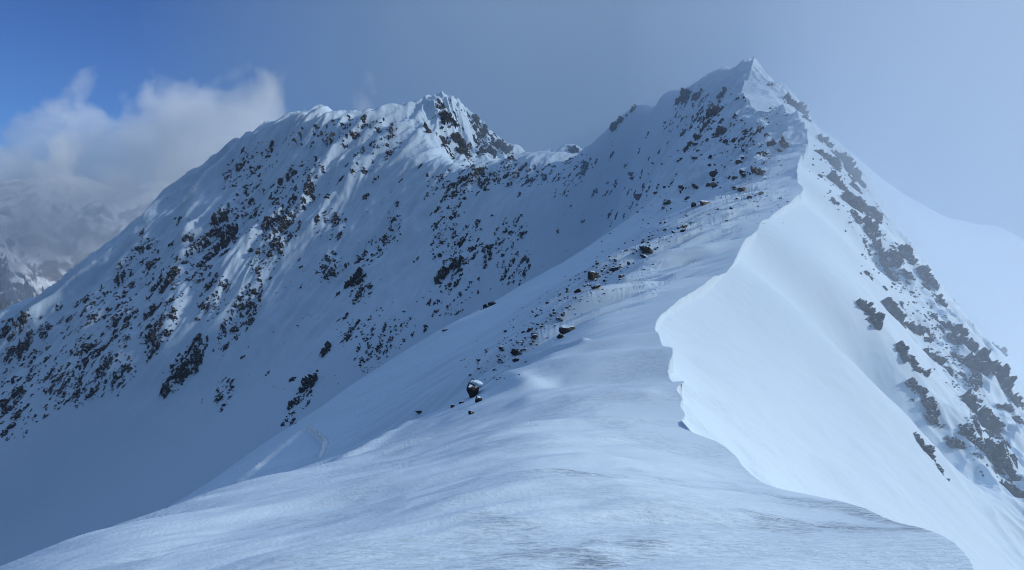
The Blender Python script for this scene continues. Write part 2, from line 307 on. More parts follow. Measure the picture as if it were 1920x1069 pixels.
# ------------------------------------------------------------------ materials
def material(name):
    m = D.materials.new(name); m.use_nodes = True; t = m.node_tree; t.nodes.clear()
    out = nd(t, 'ShaderNodeOutputMaterial'); b = nd(t, 'ShaderNodeBsdfPrincipled'); t.links.new(b.outputs[0], out.inputs[0])
    return m, t, b
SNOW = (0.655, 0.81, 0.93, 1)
def snow_material(name, scale, strength, crust=0.0):
    m, t, b = material(name); l = t.links
    g = nd(t, 'ShaderNodeNewGeometry')
    b.inputs['Roughness'].default_value = 0.7; b.inputs['Specular IOR Level'].default_value = 0.15
    n1 = nd(t, 'ShaderNodeTexNoise'); n1.inputs['Scale'].default_value = scale; n1.inputs['Detail'].default_value = 6; n1.inputs['Roughness'].default_value = 0.6
    l.new(g.outputs['Position'], n1.inputs['Vector'])
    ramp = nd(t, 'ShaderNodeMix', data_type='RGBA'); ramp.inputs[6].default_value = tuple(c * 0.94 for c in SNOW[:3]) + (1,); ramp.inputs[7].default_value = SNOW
    n0 = nd(t, 'ShaderNodeTexNoise'); n0.inputs['Scale'].default_value = scale * 0.08; n0.inputs['Detail'].default_value = 4
    l.new(g.outputs['Position'], n0.inputs['Vector']); l.new(n0.outputs[0], ramp.inputs[0])
    col = ramp.outputs[2]
    h = n1.outputs[0]
    if crust:
        # wind crust: thin streaks scoured across the ridge, in patches, grey old snow showing
        mpn = nd(t, 'ShaderNodeMapping'); mpn.inputs['Rotation'].default_value = (0, 0, math.radians(-14)); mpn.inputs['Scale'].default_value = (0.9, 4.2, 1.0)
        l.new(g.outputs['Position'], mpn.inputs[0])
        n2 = nd(t, 'ShaderNodeTexNoise'); n2.inputs['Scale'].default_value = 3.6; n2.inputs['Detail'].default_value = 7; n2.inputs['Roughness'].default_value = 0.72
        n2.inputs['Distortion'].default_value = 0.9
        l.new(mpn.outputs[0], n2.inputs['Vector'])
        n3 = nd(t, 'ShaderNodeTexNoise'); n3.inputs['Scale'].default_value = 0.42; n3.inputs['Detail'].default_value = 5
        l.new(g.outputs['Position'], n3.inputs['Vector'])
        pm = nd(t, 'ShaderNodeMapRange', interpolation_type='SMOOTHSTEP'); pm.inputs['From Min'].default_value = 0.46; pm.inputs['From Max'].default_value = 0.62; l.new(n3.outputs[0], pm.inputs[0])
        sp = nd(t, 'ShaderNodeSeparateXYZ'); l.new(g.outputs['Position'], sp.inputs[0])
        xm = nd(t, 'ShaderNodeMapRange', interpolation_type='SMOOTHSTEP'); xm.inputs['From Min'].default_value = -1.2; xm.inputs['From Max'].default_value = 2.2; l.new(sp.outputs[0], xm.inputs[0])
        ym = nd(t, 'ShaderNodeMapRange', interpolation_type='SMOOTHSTEP'); ym.inputs['From Min'].default_value = 19; ym.inputs['From Max'].default_value = 9; l.new(sp.outputs[1], ym.inputs[0])
        m1 = nd(t, 'ShaderNodeMath', operation='MULTIPLY'); l.new(xm.outputs[0], m1.inputs[0]); l.new(ym.outputs[0], m1.inputs[1])
        far_ = nd(t, 'ShaderNodeMapRange', interpolation_type='SMOOTHSTEP'); far_.inputs['From Min'].default_value = 55; far_.inputs['From Max'].default_value = 25; l.new(sp.outputs[1], far_.inputs[0])
        pf_ = nd(t, 'ShaderNodeMath', operation='MULTIPLY'); l.new(pm.outputs[0], pf_.inputs[0]); l.new(far_.outputs[0], pf_.inputs[1])
        pw = nd(t, 'ShaderNodeMath', operation='MULTIPLY_ADD'); l.new(pm.outputs[0], pw.inputs[0]); pw.inputs[1].default_value = 0.75; pw.inputs[2].default_value = 0.30
        m5 = nd(t, 'ShaderNodeMath', operation='MULTIPLY'); l.new(m1.outputs[0], m5.inputs[0]); l.new(pw.outputs[0], m5.inputs[1])
        m2 = nd(t, 'ShaderNodeMath', operation='MULTIPLY_ADD', use_clamp=True); l.new(pf_.outputs[0], m2.inputs[0]); m2.inputs[1].default_value = 0.30; l.new(m5.outputs[0], m2.inputs[2])
        st = nd(t, 'ShaderNodeMapRange', interpolation_type='SMOOTHSTEP'); st.inputs['From Min'].default_value = 0.49; st.inputs['From Max'].default_value = 0.56; l.new(n2.outputs[0], st.inputs[0])
        m3 = nd(t, 'ShaderNodeMath', operation='MULTIPLY'); l.new(st.outputs[0], m3.inputs[0]); l.new(m2.outputs[0], m3.inputs[1])
        m4 = nd(t, 'ShaderNodeMath', operation='MULTIPLY'); l.new(m3.outputs[0], m4.inputs[0]); m4.inputs[1].default_value = crust
        c2 = nd(t, 'ShaderNodeMix', data_type='RGBA'); l.new(m4.outputs[0], c2.inputs[0]); l.new(col, c2.inputs[6]); c2.inputs[7].default_value = (0.22, 0.29, 0.38, 1)
        col = c2.outputs[2]
        b2 = nd(t, 'ShaderNodeBump'); b2.inputs['Strength'].default_value = 1.0; b2.inputs['Distance'].default_value = 0.12; b2.inputs['Distance'].default_value = 0.05
        mh = nd(t, 'ShaderNodeMath', operation='MULTIPLY'); l.new(n2.outputs[0], mh.inputs[0]); l.new(m2.outputs[0], mh.inputs[1]); l.new(mh.outputs[0], b2.inputs['Height'])
    bp = nd(t, 'ShaderNodeBump'); bp.inputs['Strength'].default_value = strength; bp.inputs['Distance'].default_value = 1.0 / scale
    l.new(h, bp.inputs['Height'])
    if crust: l.new(b2.outputs[0], bp.inputs['Normal'])
    l.new(bp.outputs[0], b.inputs['Normal'])
    l.new(col, b.inputs['Base Color'])
    return m
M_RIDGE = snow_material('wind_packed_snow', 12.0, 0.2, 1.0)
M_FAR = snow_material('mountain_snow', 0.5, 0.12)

def rock_material(name, base, dark, snow_from, scale, dust=0.7):
    m, t, b = material(name); l = t.links
    g = nd(t, 'ShaderNodeNewGeometry'); b.inputs['Roughness'].default_value = 0.9; b.inputs['Specular IOR Level'].default_value = 0.2
    n1 = nd(t, 'ShaderNodeTexNoise'); n1.inputs['Scale'].default_value = scale; n1.inputs['Detail'].default_value = 8; n1.inputs['Roughness'].default_value = 0.65
    l.new(g.outputs['Position'], n1.inputs['Vector'])
    c = nd(t, 'ShaderNodeMix', data_type='RGBA'); c.inputs[6].default_value = dark; c.inputs[7].default_value = base
    mr = nd(t, 'ShaderNodeMapRange'); mr.inputs['From Min'].default_value = 0.35; mr.inputs['From Max'].default_value = 0.65; l.new(n1.outputs[0], mr.inputs[0]); l.new(mr.outputs[0], c.inputs[0])
    s = nd(t, 'ShaderNodeSeparateXYZ'); l.new(g.outputs['Normal'], s.inputs[0])
    n2 = nd(t, 'ShaderNodeTexNoise'); n2.inputs['Scale'].default_value = scale * 1.7; n2.inputs['Detail'].default_value = 5; l.new(g.outputs['Position'], n2.inputs['Vector'])
    a = nd(t, 'ShaderNodeMath', operation='MULTIPLY_ADD'); l.new(n2.outputs[0], a.inputs[0]); a.inputs[1].default_value = dust; l.new(s.outputs[2], a.inputs[2])
    sm = nd(t, 'ShaderNodeMapRange', interpolation_type='SMOOTHSTEP'); sm.inputs['From Min'].default_value = snow_from + dust / 2; sm.inputs['From Max'].default_value = snow_from + dust / 2 + 0.08; l.new(a.outputs[0], sm.inputs[0])
    c2 = nd(t, 'ShaderNodeMix', data_type='RGBA'); l.new(sm.outputs[0], c2.inputs[0]); l.new(c.outputs[2], c2.inputs[6]); c2.inputs[7].default_value = SNOW
    l.new(c2.outputs[2], b.inputs['Base Color'])
    bp = nd(t, 'ShaderNodeBump'); bp.inputs['Strength'].default_value = 0.7; bp.inputs['Distance'].default_value = 0.6 / scale; l.new(n1.outputs[0], bp.inputs['Height']); l.new(bp.outputs[0], b.inputs['Normal'])
    return m
M_ROCK = rock_material('dark_rock', (0.060, 0.058, 0.056, 1), (0.022, 0.022, 0.024, 1), 0.76, 0.5)
M_ROCKR = rock_material('grey_brown_rock', (0.19, 0.172, 0.155, 1), (0.10, 0.092, 0.083, 1), 0.76, 0.6, 0.35)
M_STONE = rock_material('boulder_rock', (0.095, 0.093, 0.09, 1), (0.04, 0.039, 0.038, 1), 0.62, 1.6, 0.4)

# ------------------------------------------------------------------ meshes
def mesh_np(name, verts, quads, mat, smooth=True):
    me = D.meshes.new(name); verts = np.ascontiguousarray(verts, np.float32); quads = np.asarray(quads, np.int32); k = quads.shape[1]
    me.vertices.add(len(verts)); me.vertices.foreach_set('co', verts.ravel())
    me.loops.add(quads.size); me.loops.foreach_set('vertex_index', quads.ravel())
    me.polygons.add(len(quads)); me.polygons.foreach_set('loop_start', np.arange(len(quads), dtype=np.int32) * k); me.polygons.foreach_set('loop_total', np.full(len(quads), k, np.int32))
    me.polygons.foreach_set('use_smooth', np.full(len(quads), smooth))
    me.update(calc_edges=True)
    if mat: me.materials.append(mat)
    return me
def link(name, me, label=None, cat=None, group=None, kind=None, parent=None):
    o = D.objects.new(name, me); C.objects.link(o)
    if parent: o.parent = parent
    if label: o['label'] = label
    if cat: o['category'] = cat
    if group: o['group'] = group
    if kind: o['kind'] = kind
    return o
def compact(V, Q):
    used = np.zeros(len(V), bool); used[Q.ravel()] = True
    idx = np.cumsum(used) - 1
    return V[used], idx[Q]
def adaptive_grid(U, y0, y1, nrow, zfun_s, alpha=1.0, ncoarse=500):
    """rows of each column closer together where the ground faces the viewer's side of the ridge"""
    uc = U[::8]; yc = np.exp(np.linspace(math.log(y0), math.log(y1), ncoarse))
    UU, YY = np.meshgrid(uc, yc); XX = (UU - UC) / FL * YY; ZZ = zfun_s(XX, YY)
    V = VH - FL * ZZ / YY
    run = np.minimum.accumulate(V, 0)
    vis = (V <= run + 6)
    dV = np.abs(np.diff(V, axis=0)) * (0.5 * (vis[1:] + vis[:-1]) * 0.97 + 0.03)
    dV = np.minimum(dV, 60)
    for _ in range(3):
        dV[:, 1:-1] = (dV[:, :-2] + dV[:, 1:-1] * 2 + dV[:, 2:]) / 4
        dV[1:-1] = (dV[:-2] + dV[1:-1] * 2 + dV[2:]) / 4
    w = dV + alpha * 1200 / ncoarse
    near_edge = np.exp(-((XX - crest_x(YY)) / (0.012 * YY + .05)) ** 2) * (YY < 290)
    for _ in range(4): near_edge[:, 1:-1] = (near_edge[:, :-2] + near_edge[:, 1:-1] * 2 + near_edge[:, 2:]) / 4
    w = w + 5.0 * near_edge[1:]
    cw = np.vstack([np.zeros(len(uc)), np.cumsum(w, 0)]); cw /= cw[-1]
    t = np.linspace(0, 1, nrow); Yc = np.empty((nrow, len(uc))); ly = np.log(yc)
    for i in range(len(uc)): Yc[:, i] = np.interp(t, cw[:, i], ly)
    j = np.interp(U, uc, np.arange(len(uc))); j0 = np.minimum(j.astype(int), len(uc) - 2); f = j - j0
    Y = np.exp(Yc[:, j0] * (1 - f) + Yc[:, j0 + 1] * f)
    X = (U[None] - UC) / FL * Y
    return X, Y
def grid_quads(nr, nc):
    i = np.arange(nr - 1)[:, None] * nc + np.arange(nc - 1)[None]
    return np.stack([i, i + 1, i + nc + 1, i + nc], -1)

QUALITY = 1.0
U = np.r_[np.arange(-1700, -70, 28), np.arange(-70, 1990, 1.5 / QUALITY), np.arange(2000, 3700, 34)]
X, Y = adaptive_grid(U, 2.2, 800, int(1250 * QUALITY), Z_smooth)
# let a row of vertices lie exactly on the cornice edge wherever a column crosses it
lip = np.zeros(X.shape, bool)
sgn = (X - crest_x(Y)) > 0
for i, j in zip(*np.nonzero(sgn[1:] != sgn[:-1])):
    if Y[i, j] > 290 or Y[i, j] < 8 or lip[i, j]: continue
    a0 = X[i, j] - crest_x(Y[i, j]); a1 = X[i + 1, j] - crest_x(Y[i + 1, j]); t = a0 / (a0 - a1)
    k = i if sgn[i + 1, j] else i + 1
    k = i if t < 0.5 else i + 1
    Y[k, j] = Y[i, j] * (1 - t) + Y[i + 1, j] * t; X[k, j] = (U[j] - UC) / FL * Y[k, j]; lip[k, j] = True
ZG = Z(X, Y)
ZG[lip] = z_left(X[lip] - 1e-4, Y[lip])
VG = VH - FL * ZG / Y
Q = grid_quads(*X.shape)
VV = np.stack([X, Y, ZG], -1).reshape(-1, 3)
edge_y = np.interp(U, [0, 900, 1150, 1300, 1500, 1700], [190, 190, 300, 312, 320, 330])
yq = Y[:-1, :-1]; near = yq < edge_y[None, :-1]
for nm, msk, mat, lab in (('terrain', near, M_RIDGE, 'snow covered ridge with a wind cut cornice edge, shaded on one side, bright on the other'),
                          ('mountain', ~near, M_FAR, 'snowy mountain face with rocky gullies across the bowl')):
    v, q = compact(VV, Q[msk].reshape(-1, 4))
    link(nm, mesh_np(nm, v, q, mat), lab, kind='structure')

def locate(u, v, ymin=0.0):                      # the first ground seen at a pixel of the photograph
    j = int(np.argmin(np.abs(U - u))); col = VG[:, j]; hit = np.nonzero(col <= v)[0]
    hit = hit[(hit > 0) & (Y[np.maximum(hit, 0), j] > ymin)]
    if len(hit) == 0: return None
    k = hit[0]; a = (col[k - 1] - v) / max(col[k - 1] - col[k], 1e-6); a = min(max(a, 0), 1)
    y = Y[k - 1, j] * (1 - a) + Y[k, j] * a
    x = (u - UC) / FL * y
    return np.array([x, y, ZG[k - 1, j] * (1 - a) + ZG[k, j] * a])

# ------------------------------------------------------------------ the slope that comes down from the far side of the peak, on the right
PF = []
for u, v, y in [(1545,252,300),(1590,291,303),(1643,334,308),(1699,372,318),(1755,399,330),(1797,411,345),(1849,423,365),(1919,451,395),(2050,520,420),(2300,700,430)]:
    w = px(u, v, y); PF.append(w); PF.append((w[0] + 10, w[1] + 60, w[2] - 40)); 
    for k, dz in ((30, 16), (80, 55), (150, 112)): PF.append((w[0] + k * 0.1, w[1] - k, w[2] - dz))
TF = TPS(PF)
Uf = np.arange(1500, 2500, 3.0); Yf = np.linspace(150, 470, 520)
Uf, Yf = np.meshgrid(Uf, Yf); Xf = (Uf - UC) / FL * Yf
Zf = TF(Xf, Yf) + 0.9 * fbm(Xf / 40, Yf / 40, 4, 201) + .12 * fbm(Xf / 5, Yf / 5, 3, 203)
link('snow_slope', mesh_np('snow_slope', np.stack([Xf, Yf, Zf], -1).reshape(-1, 3), grid_quads(*Xf.shape).reshape(-1, 4), M_FAR), 'smooth pale snow slope behind the rocky rib', kind='structure')

# ------------------------------------------------------------------ rocks
def local_frame(x, y, e):
    zx = (Z_smooth(np.array([x + e]), np.array([y])) - Z_smooth(np.array([x - e]), np.array([y])))[0] / (2 * e)
    zy = (Z_smooth(np.array([x]), np.array([y + e])) - Z_smooth(np.array([x]), np.array([y - e])))[0] / (2 * e)
    n = np.array([-zx, -zy, 1.0]); n /= np.linalg.norm(n)
    g = math.hypot(zx, zy) + 1e-6
    dn = np.array([-zx / g, -zy / g, -g]); dn /= np.linalg.norm(dn)          # down the slope
    ac = np.cross(n, dn)
    return n, dn, ac, g
def outcrop_mesh(name, p, size, size_px, mat, seed, elong=1.7, turn=0.0, fill=0.5, high=0.2, zf=None, shear=0.0, cells=0.95, rag=0.55):
    """one craggy outcrop: tilted blocks of bedrock that break up through the snow of the slope"""
    r = np.random.default_rng(seed); zf = zf or Z
    n, dn, ac, g = local_frame(p[0], p[1], max(size * 0.5, 0.5))
    if shear: dn = dn + ac * shear; dn /= np.linalg.norm(dn)
    c, s = math.cos(turn), math.sin(turn)
    e1 = dn * c + ac * s; e2 = ac * c - dn * s
    la = size * 0.5 * elong; lb = size * 0.5
    na = int(np.clip(size_px * elong * 0.75, 12, 66)); nb = int(np.clip(size_px * 0.75, 10, 44))
    A, B = np.meshgrid(np.linspace(-1, 1, na), np.linspace(-1, 1, nb), indexing='ij')
    K = int(np.clip(size_px * elong * cells, 8, 90))
    ka, kb = r.uniform(-1, 1, K), r.uniform(-1, 1, K)
    asp = elong
    wob = 0.16 * fbm(A * 3 + seed % 97, B * 3 - seed % 89, 3, seed % 50)
    dist = (((A + wob)[..., None] - ka) * asp * 0.72) ** 2 + ((B + wob.T if False else B + wob)[..., None] - kb) ** 2
    k = dist.argmin(-1)
    rad = np.sqrt(ka ** 2 + kb ** 2)
    hk = r.uniform(-1, 1, K) + (fill - 0.5) * 2 - sstep(0.5, 1.0, rad) * 1.5
    ga = r.normal(0.35, 0.8, K); gb = r.normal(0, 0.8, K)
    h = hk[k] + ga[k] * (A - ka[k]) * 1.3 + gb[k] * (B - kb[k]) * 1.0
    R = np.sqrt(A ** 2 + B ** 2)
    h = h + rag * fbm(A * 4.5 * asp + seed % 13, B * 4.5, 3, seed % 37) - 3.0 * sstep(0.86, 1.0, np.maximum(np.abs(A), np.abs(B)))
    h = np.clip(h, -0.5, 1.2) * size * high + size * high * 0.06 * fbm(A * 7, B * 7, 2, seed % 41)
    P = p[None, None] + A[..., None] * la * e1 + B[..., None] * lb * e2
    x, y = P[..., 0], P[..., 1]
    z = zf(x, y)
    V = np.stack([x, y, z], -1) + n * h[..., None]
    V = V.reshape(-1, 3); q = grid_quads(na, nb)
    hq = h.reshape(-1)[q].max(-1)
    keep = hq > -0.42 * size * high
    q = q[keep]
    if len(q) < 6: return None
    q = q[:, ::1]
    V2, q2 = compact(V, q.reshape(-1, 4))
    V2 = V2 - p
    # winding so that faces look up
    a = np.cross(V2[q2[:, 1]] - V2[q2[:, 0]], V2[q2[:, 2]] - V2[q2[:, 0]])
    if (a @ n).mean() < 0: q2 = q2[:, ::-1]
    return mesh_np(name, V2, q2, mat, smooth=False)

_ico = {}
def ico(sub):
    if sub not in _ico:
        import bmesh
        bm = bmesh.new(); bmesh.ops.create_icosphere(bm, subdivisions=sub, radius=1); bm.verts.ensure_lookup_table()
        _ico[sub] = (np.array([v.co[:] for v in bm.verts]), np.array([[v.index for v in f.verts] for f in bm.faces])); bm.free()
    return _ico[sub]
def boulder_verts(r, sub, sx, sy, sz, planes=9):
    V, F = ico(sub)
    n = r.normal(size=(planes, 3)); n /= np.linalg.norm(n, axis=1)[:, None]
    d = r.uniform(0.42, 0.9, planes)
    dots = V @ n.T
    rr = np.min(np.where(dots > 0.05, d / np.maximum(dots, 0.05), 9), axis=1); rr = np.minimum(rr, 1.25)
    P = V * rr[:, None] * np.array([sx, sy, sz])
    return P, F
def boulder_mesh(name, size, seed, mat, sub=3, flat=0.75):
    r = np.random.default_rng(seed)
    P, F = boulder_verts(r, sub, size * 0.5 * r.uniform(.85, 1.25), size * 0.5 * r.uniform(.7, 1.1), size * 0.5 * flat * r.uniform(.8, 1.2))
    nn = fbm(P[:, 0] / size * 5 + seed % 7, P[:, 1] / size * 5 + P[:, 2] / size * 4, 3, seed % 31)
    P = P * (1 + 0.05 * nn[:, None])
    return mesh_np(name, P, F, mat, smooth=False)
def drop_boulder(name, u, v, size_px, seed, label, group=None, sink=0.34, mat=None, flat=0.75, sub=3, rot=None):
    p = locate(u, v)
    if p is None: return None
    size = size_px * p[1] / FL
    me = boulder_mesh(name, size, seed, mat or M_STONE, sub, flat)
    o = link(name, me, label, 'boulder', group); r = np.random.default_rng(seed + 5)
    n, dn, ac, g = local_frame(p[0], p[1], max(size, 0.5))
    zz = Z(np.array([p[0]]), np.array([p[1]]))[0]
    o.location = (p[0], p[1], zz + size * 0.5 * flat * (1 - 2 * sink) * 0.9)
    o.rotation_euler = rot or (r.uniform(-.4, .4), r.uniform(-.4, .4), r.uniform(0, 6.28))
    return o

RR = random.Random(11)
def scatter(u, v, ru, rv, rot, n, smin, smax):
    out = []; tries = 0; c, s = math.cos(math.radians(rot)), math.sin(math.radians(rot))
    while len(out) < n and tries < n * 40:
        tries += 1
        a, b = RR.uniform(-1, 1), RR.uniform(-1, 1)
        if a * a + b * b > 1: continue
        a *= ru; b *= rv
        q = (u + a * c - b * s, v + a * s + b * c, smin + (smax - smin) * RR.random() ** 1.8)
        if any((q[0] - w[0]) ** 2 + (q[1] - w[1]) ** 2 < (0.42 * (q[2] + w[2])) ** 2 for w in out): continue
        out.append(q)
    return out
# (u, v, half length, half width, turn, how many, smallest, largest) on the photograph, and where that is on the mountain
ZONES = [
 (45,640,50,40,-40,9,18,34,'at the far left foot of the mountain'),
 (60,725,60,50,-50,15,18,40,'above smooth snow at the far left'),
 (10,790,25,35,-60,5,16,30,'lowest at the far left edge'),
 (150,700,62,40,-60,18,20,42,'in the buttress left of the first bright gully'),
 (215,610,55,30,-70,10,18,40,'beside the first bright gully'),
 (215,700,40,28,-60,7,16,32,'at the foot of the second buttress'),
 (150,590,45,18,-45,6,12,22,'on open snow below the left skyline'),
 (262,500,60,26,-55,10,16,34,'halfway up the long left skyline'),
 (300,585,75,26,-75,15,22,48,'in the buttress below the bright fan'),
 (352,490,50,26,-70,7,14,26,'on the bright snow fan'),
 (346,686,62,15,-56,8,22,38,'in the narrow band above the basin'),
 (405,450,75,20,-66,10,18,38,'in the band right of the bright fan'),
 (400,560,40,20,-60,7,16,30,'in the middle band under the bright fan'),
 (452,590,62,20,-60,11,16,36,'in the slanting mid face band'),
 (455,400,50,24,-55,8,18,38,'in the upper middle face'),
 (505,460,55,24,-62,10,16,34,'right of the middle band'),
 (420,735,30,14,-70,4,14,24,'alone on blue snow below mid face'),
 (470,310,55,26,-35,9,14,32,'just below the skyline shoulder'),
 (558,350,55,30,-40,11,16,34,'under the flat part of the skyline'),
 (530,430,40,22,-50,7,14,28,'between two pale gullies high up'),
 (640,250,95,20,-6,10,12,24,'on the flat skyline by the rear peak'),
 (700,290,50,20,-30,5,10,20,'below the flat skyline'),
 (620,420,30,20,-40,4,10,20,'on the smooth upper bowl'),
 (618,500,26,18,-40,5,14,26,'in the upper small group on the bowl'),
 (700,470,34,14,-40,5,14,28,'in the short row above mid bowl'),
 (676,540,18,24,0,4,18,38,'in the tight group mid bowl'),
 (736,425,16,24,0,3,12,24,'in the group high above mid bowl'),
 (725,620,55,34,-40,9,9,20,'among small ones low in the bowl'),
 (648,615,16,22,0,3,14,26,'above the lone block low in the bowl'),
 (700,660,40,24,-40,5,9,18,'just above the near snow shoulder'),
 (560,760,38,14,-60,4,14,24,'in the lowest row by the shoulder'),
 (836,415,70,16,-75,11,14,28,'in the left chain below the rear peak'),
 (868,465,55,18,-60,9,14,30,'in the right chain below the rear peak'),
 (840,345,36,20,0,5,12,24,'right under the rear peak'),
 (880,350,40,16,-10,5,14,26,'left on the headwall edge'),
 (905,480,16,18,0,3,16,28,'in the round group beside the chains'),
 (955,440,36,18,-40,6,10,22,'on the upper right side of the bowl'),
 (965,500,30,24,-60,6,10,20,'on the lower right side of the bowl'),
 (975,330,80,16,-5,11,16,34,'in the headwall edge band'),
 (1090,305,26,12,0,3,20,34,'right on the headwall edge'),
 (1060,350,30,14,-30,3,9,16,'below the right headwall edge'),
 (850,555,50,24,-40,6,10,22,'low in the bowl near the shoulder'),
]
ZONES += [(865,262,70,30,62,11,18,34,'on the grey wall of the rear peak'),(930,275,50,14,40,7,16,28,'on the right ridge of the rear peak'),
 (1345,215,70,40,20,8,12,28,'in the middle of the main peak'),(1290,215,50,24,-35,5,10,20,'on the left shoulder of the main peak'),(1400,285,60,40,-20,5,10,22,'between main peak and cornice')]
SINGLES = [   # hand-placed: u, v, size px, label
 (612,656,30,'squat lone dark block on the smooth blue snow of the bowl'),
 (580,716,44,'largest dark rock low in the bowl above the ski track'),
 (549,757,24,'small dark slab below the largest rock low in the bowl'),
 (668,525,44,'jagged black crag in the middle of the bowl'),
 (830,517,34,'stout dark block between the two rock chains and the near shoulder'),
 (857,492,30,'dark block just above and right of the stout block in the bowl'),
 (341,700,34,'long black rib end just above the blue snow basin'),
 (915,575,26,'upright dark rock poking over the edge of the snow shoulder'),
 (862,272,46,'tall grey snow streaked cliff on the rear peak, left half'),
 (893,240,40,'tall grey snow streaked cliff on the rear peak, upper right'),
 (915,285,44,'broad grey cliff at the foot of the rear peak'),
 (945,280,40,'grey broken crag on the right ridge of the rear peak'),
 (838,225,34,'narrow grey rock rib right of the bright snow strip under the rear summit'),
 (800,245,30,'grey knob left of the bright snow strip on the rear peak'),
 (1075,280,22,'small far pinnacle behind the saddle'),
]
PEAK = [
 (1185,207,22,'dark wind scoured knob on the left skyline of the main peak'),
 (1158,233,26,'low rock step on the left skyline of the main peak, below the knob'),
 (1283,186,40,'large rock step near the left skyline of the main peak'),
 (1310,180,24,'snow capped rock right of the large step on the main peak'),
 (1345,212,40,'long slanting rock slab in the middle of the main peak'),
 (1330,232,30,'rock below the long slanting slab of the main peak'),
 (1355,175,22,'small rock above the long slanting slab of the main peak'),
 (1301,268,32,'dark rock group on the left flank of the main peak'),
 (1478,193,34,'grey crag on the right skyline just below the main summit'),
 (1500,205,38,'grey crag on the right shoulder of the main peak'),
 (1513,224,28,'lowest grey crag on the right shoulder of the main peak'),
 (1445,160,18,'small rock on the right edge of the summit snow cap'),
 (1455,268,40,'big brown grey block just left of the cornice edge below the shoulder'),
 (1419,325,34,'slanting block left of the cornice edge, below the big brown block'),
]
RIBR = [
 (1546,268,22,'topmost small rock of the rib on the bright side'),
 (1550,300,34,'dark slab at the top of the rib beside the cornice'),
 (1578,300,38,'large upper slab of the rib on the bright side'),
 (1570,345,44,'broad upper slab of the rib, nearest the bright snow'),
 (1600,330,40,'upper slab of the rib next to its skyline'),
 (1598,385,44,'long slab in the upper middle of the rib'),
 (1625,400,42,'slab on the rib skyline above the narrow waist'),
 (1636,432,34,'slab at the narrow waist of the rib'),
 (1665,480,44,'blocky crag standing out below the waist of the rib'),
 (1700,480,34,'crag on the rib skyline below the waist'),
 (1700,515,24,'small crag under the blocky crag of the rib'),
 (1738,520,36,'long crag on the rib skyline, mid height'),
 (1762,565,30,'broken crag on the rib skyline, below mid height'),
 (1625,590,46,'left of the two isolated dark crags on the bright face'),
 (1673,588,46,'right of the two isolated dark crags on the bright face'),
 (1725,628,40,'brown block below the two isolated crags'),
 (1690,658,30,'low broken crag left of the brown blocks'),
 (1757,680,46,'big brown block in the middle of the lower rib'),
 (1720,690,30,'broken rock left of the big brown block'),
 (1800,645,42,'steep brown slab near the lower skyline of the rib'),
 (1790,620,26,'narrow dark slab above the steep brown slab'),
 (1850,690,72,'largest brown cliff at the lower right of the rib'),
 (1872,655,26,'crag on the skyline above the largest brown cliff'),
 (1893,740,34,'crag right of the largest brown cliff'),
 (1822,715,24,'small crag left of the largest brown cliff'),
 (1722,740,36,'upper crag of the leaning pair at the left edge of the lower rib'),
 (1745,775,32,'lower crag of the leaning pair at the left edge of the lower rib'),
 (1833,780,58,'tall dark cliff below the largest brown cliff'),
 (1880,765,24,'small crag right of the tall dark cliff'),
 (1818,815,34,'crag at the left foot of the tall dark cliff'),
 (1862,845,46,'crag below the tall dark cliff'),
 (1733,840,34,'lone slab low on the bright snow'),
 (1785,832,30,'rock between the lone slab and the lower rib'),
 (1767,888,18,'smallest lowest lone rock on the bright snow'),
 (1885,885,38,'crag in the lowest rows of the rib'),
 (1900,925,34,'lowest crag of the rib at the edge of the view'),
 (1908,790,24,'little rounded rock right of the rib foot'),
]
def sector(dx, dy):
    a = math.degrees(math.atan2(-dy, dx)) % 360
    return ['right of', 'upper right of', 'above', 'upper left of', 'left of', 'lower left of', 'below', 'lower right of'][int((a + 22.5) // 45) % 8]
ORD = ['nearest', 'second', 'third', 'fourth', 'fifth', 'sixth', 'seventh', 'eighth', 'ninth', 'tenth', 'eleventh', 'twelfth', 'thirteenth', 'fourteenth']
def distinct(q, big, skip):
    by = {}
    for w in q:
        if w is big or w in skip: continue
        by.setdefault(sector(w[0] - big[0], w[1] - big[1]), []).append(w)
    out = {}
    for k, l in by.items():
        l.sort(key=lambda w: (w[0] - big[0]) ** 2 + (w[1] - big[1]) ** 2)
        for i, w in enumerate(l): out[w] = (('' if len(l) == 1 else ORD[min(i, 13)] + ' ') + 'outcrop ' + k + ' the largest ')
    return out
made = {'n': 0}
def add_outcrop(u, v, s, label, group, mat=None, zf=None, base=None, **kw):
    p = locate(u, v) if base is None else base
    if p is None: return None
    size = s * p[1] / FL
    me = outcrop_mesh('rock_outcrop', p, size, s, mat or M_ROCK, 1000 + made['n'] * 7, zf=zf, **kw)
    if me is None: return None
    made['n'] += 1
    o = link('rock_outcrop', me, label, 'rock outcrop', group); o.location = p
    return o
for u, v, ru, rv, rot, n, a, b, place in ZONES:
    q = scatter(u, v, ru, rv, rot, max(2, int(round(n * 0.68))), a, b)
    if not q: continue
    big = max(q, key=lambda w: w[2]); hi = min((w for w in q if w is not big), key=lambda w: w[1], default=None); lo = max((w for w in q if w is not big and w is not hi), key=lambda w: w[1], default=None)
    names = distinct(q, big, [w for w in (hi, lo) if w])
    for w in q:
        grp = 'rock outcrops ' + place
        if w is big: lab = 'largest outcrop ' + place
        elif w is hi: lab = 'topmost outcrop ' + place
        elif w is lo: lab = 'lowest outcrop ' + place
        else: lab = names[w] + place
        add_outcrop(w[0], w[1], w[2] * 1.0, lab, grp, mat=M_ROCKR if ('peak' in place or 'wall' in place) and 'below' not in place and 'under' not in place else M_ROCK, elong=RR.uniform(1.3, 2.3), turn=RR.uniform(-.3, .3), fill=RR.uniform(.42, .56), high=.2)
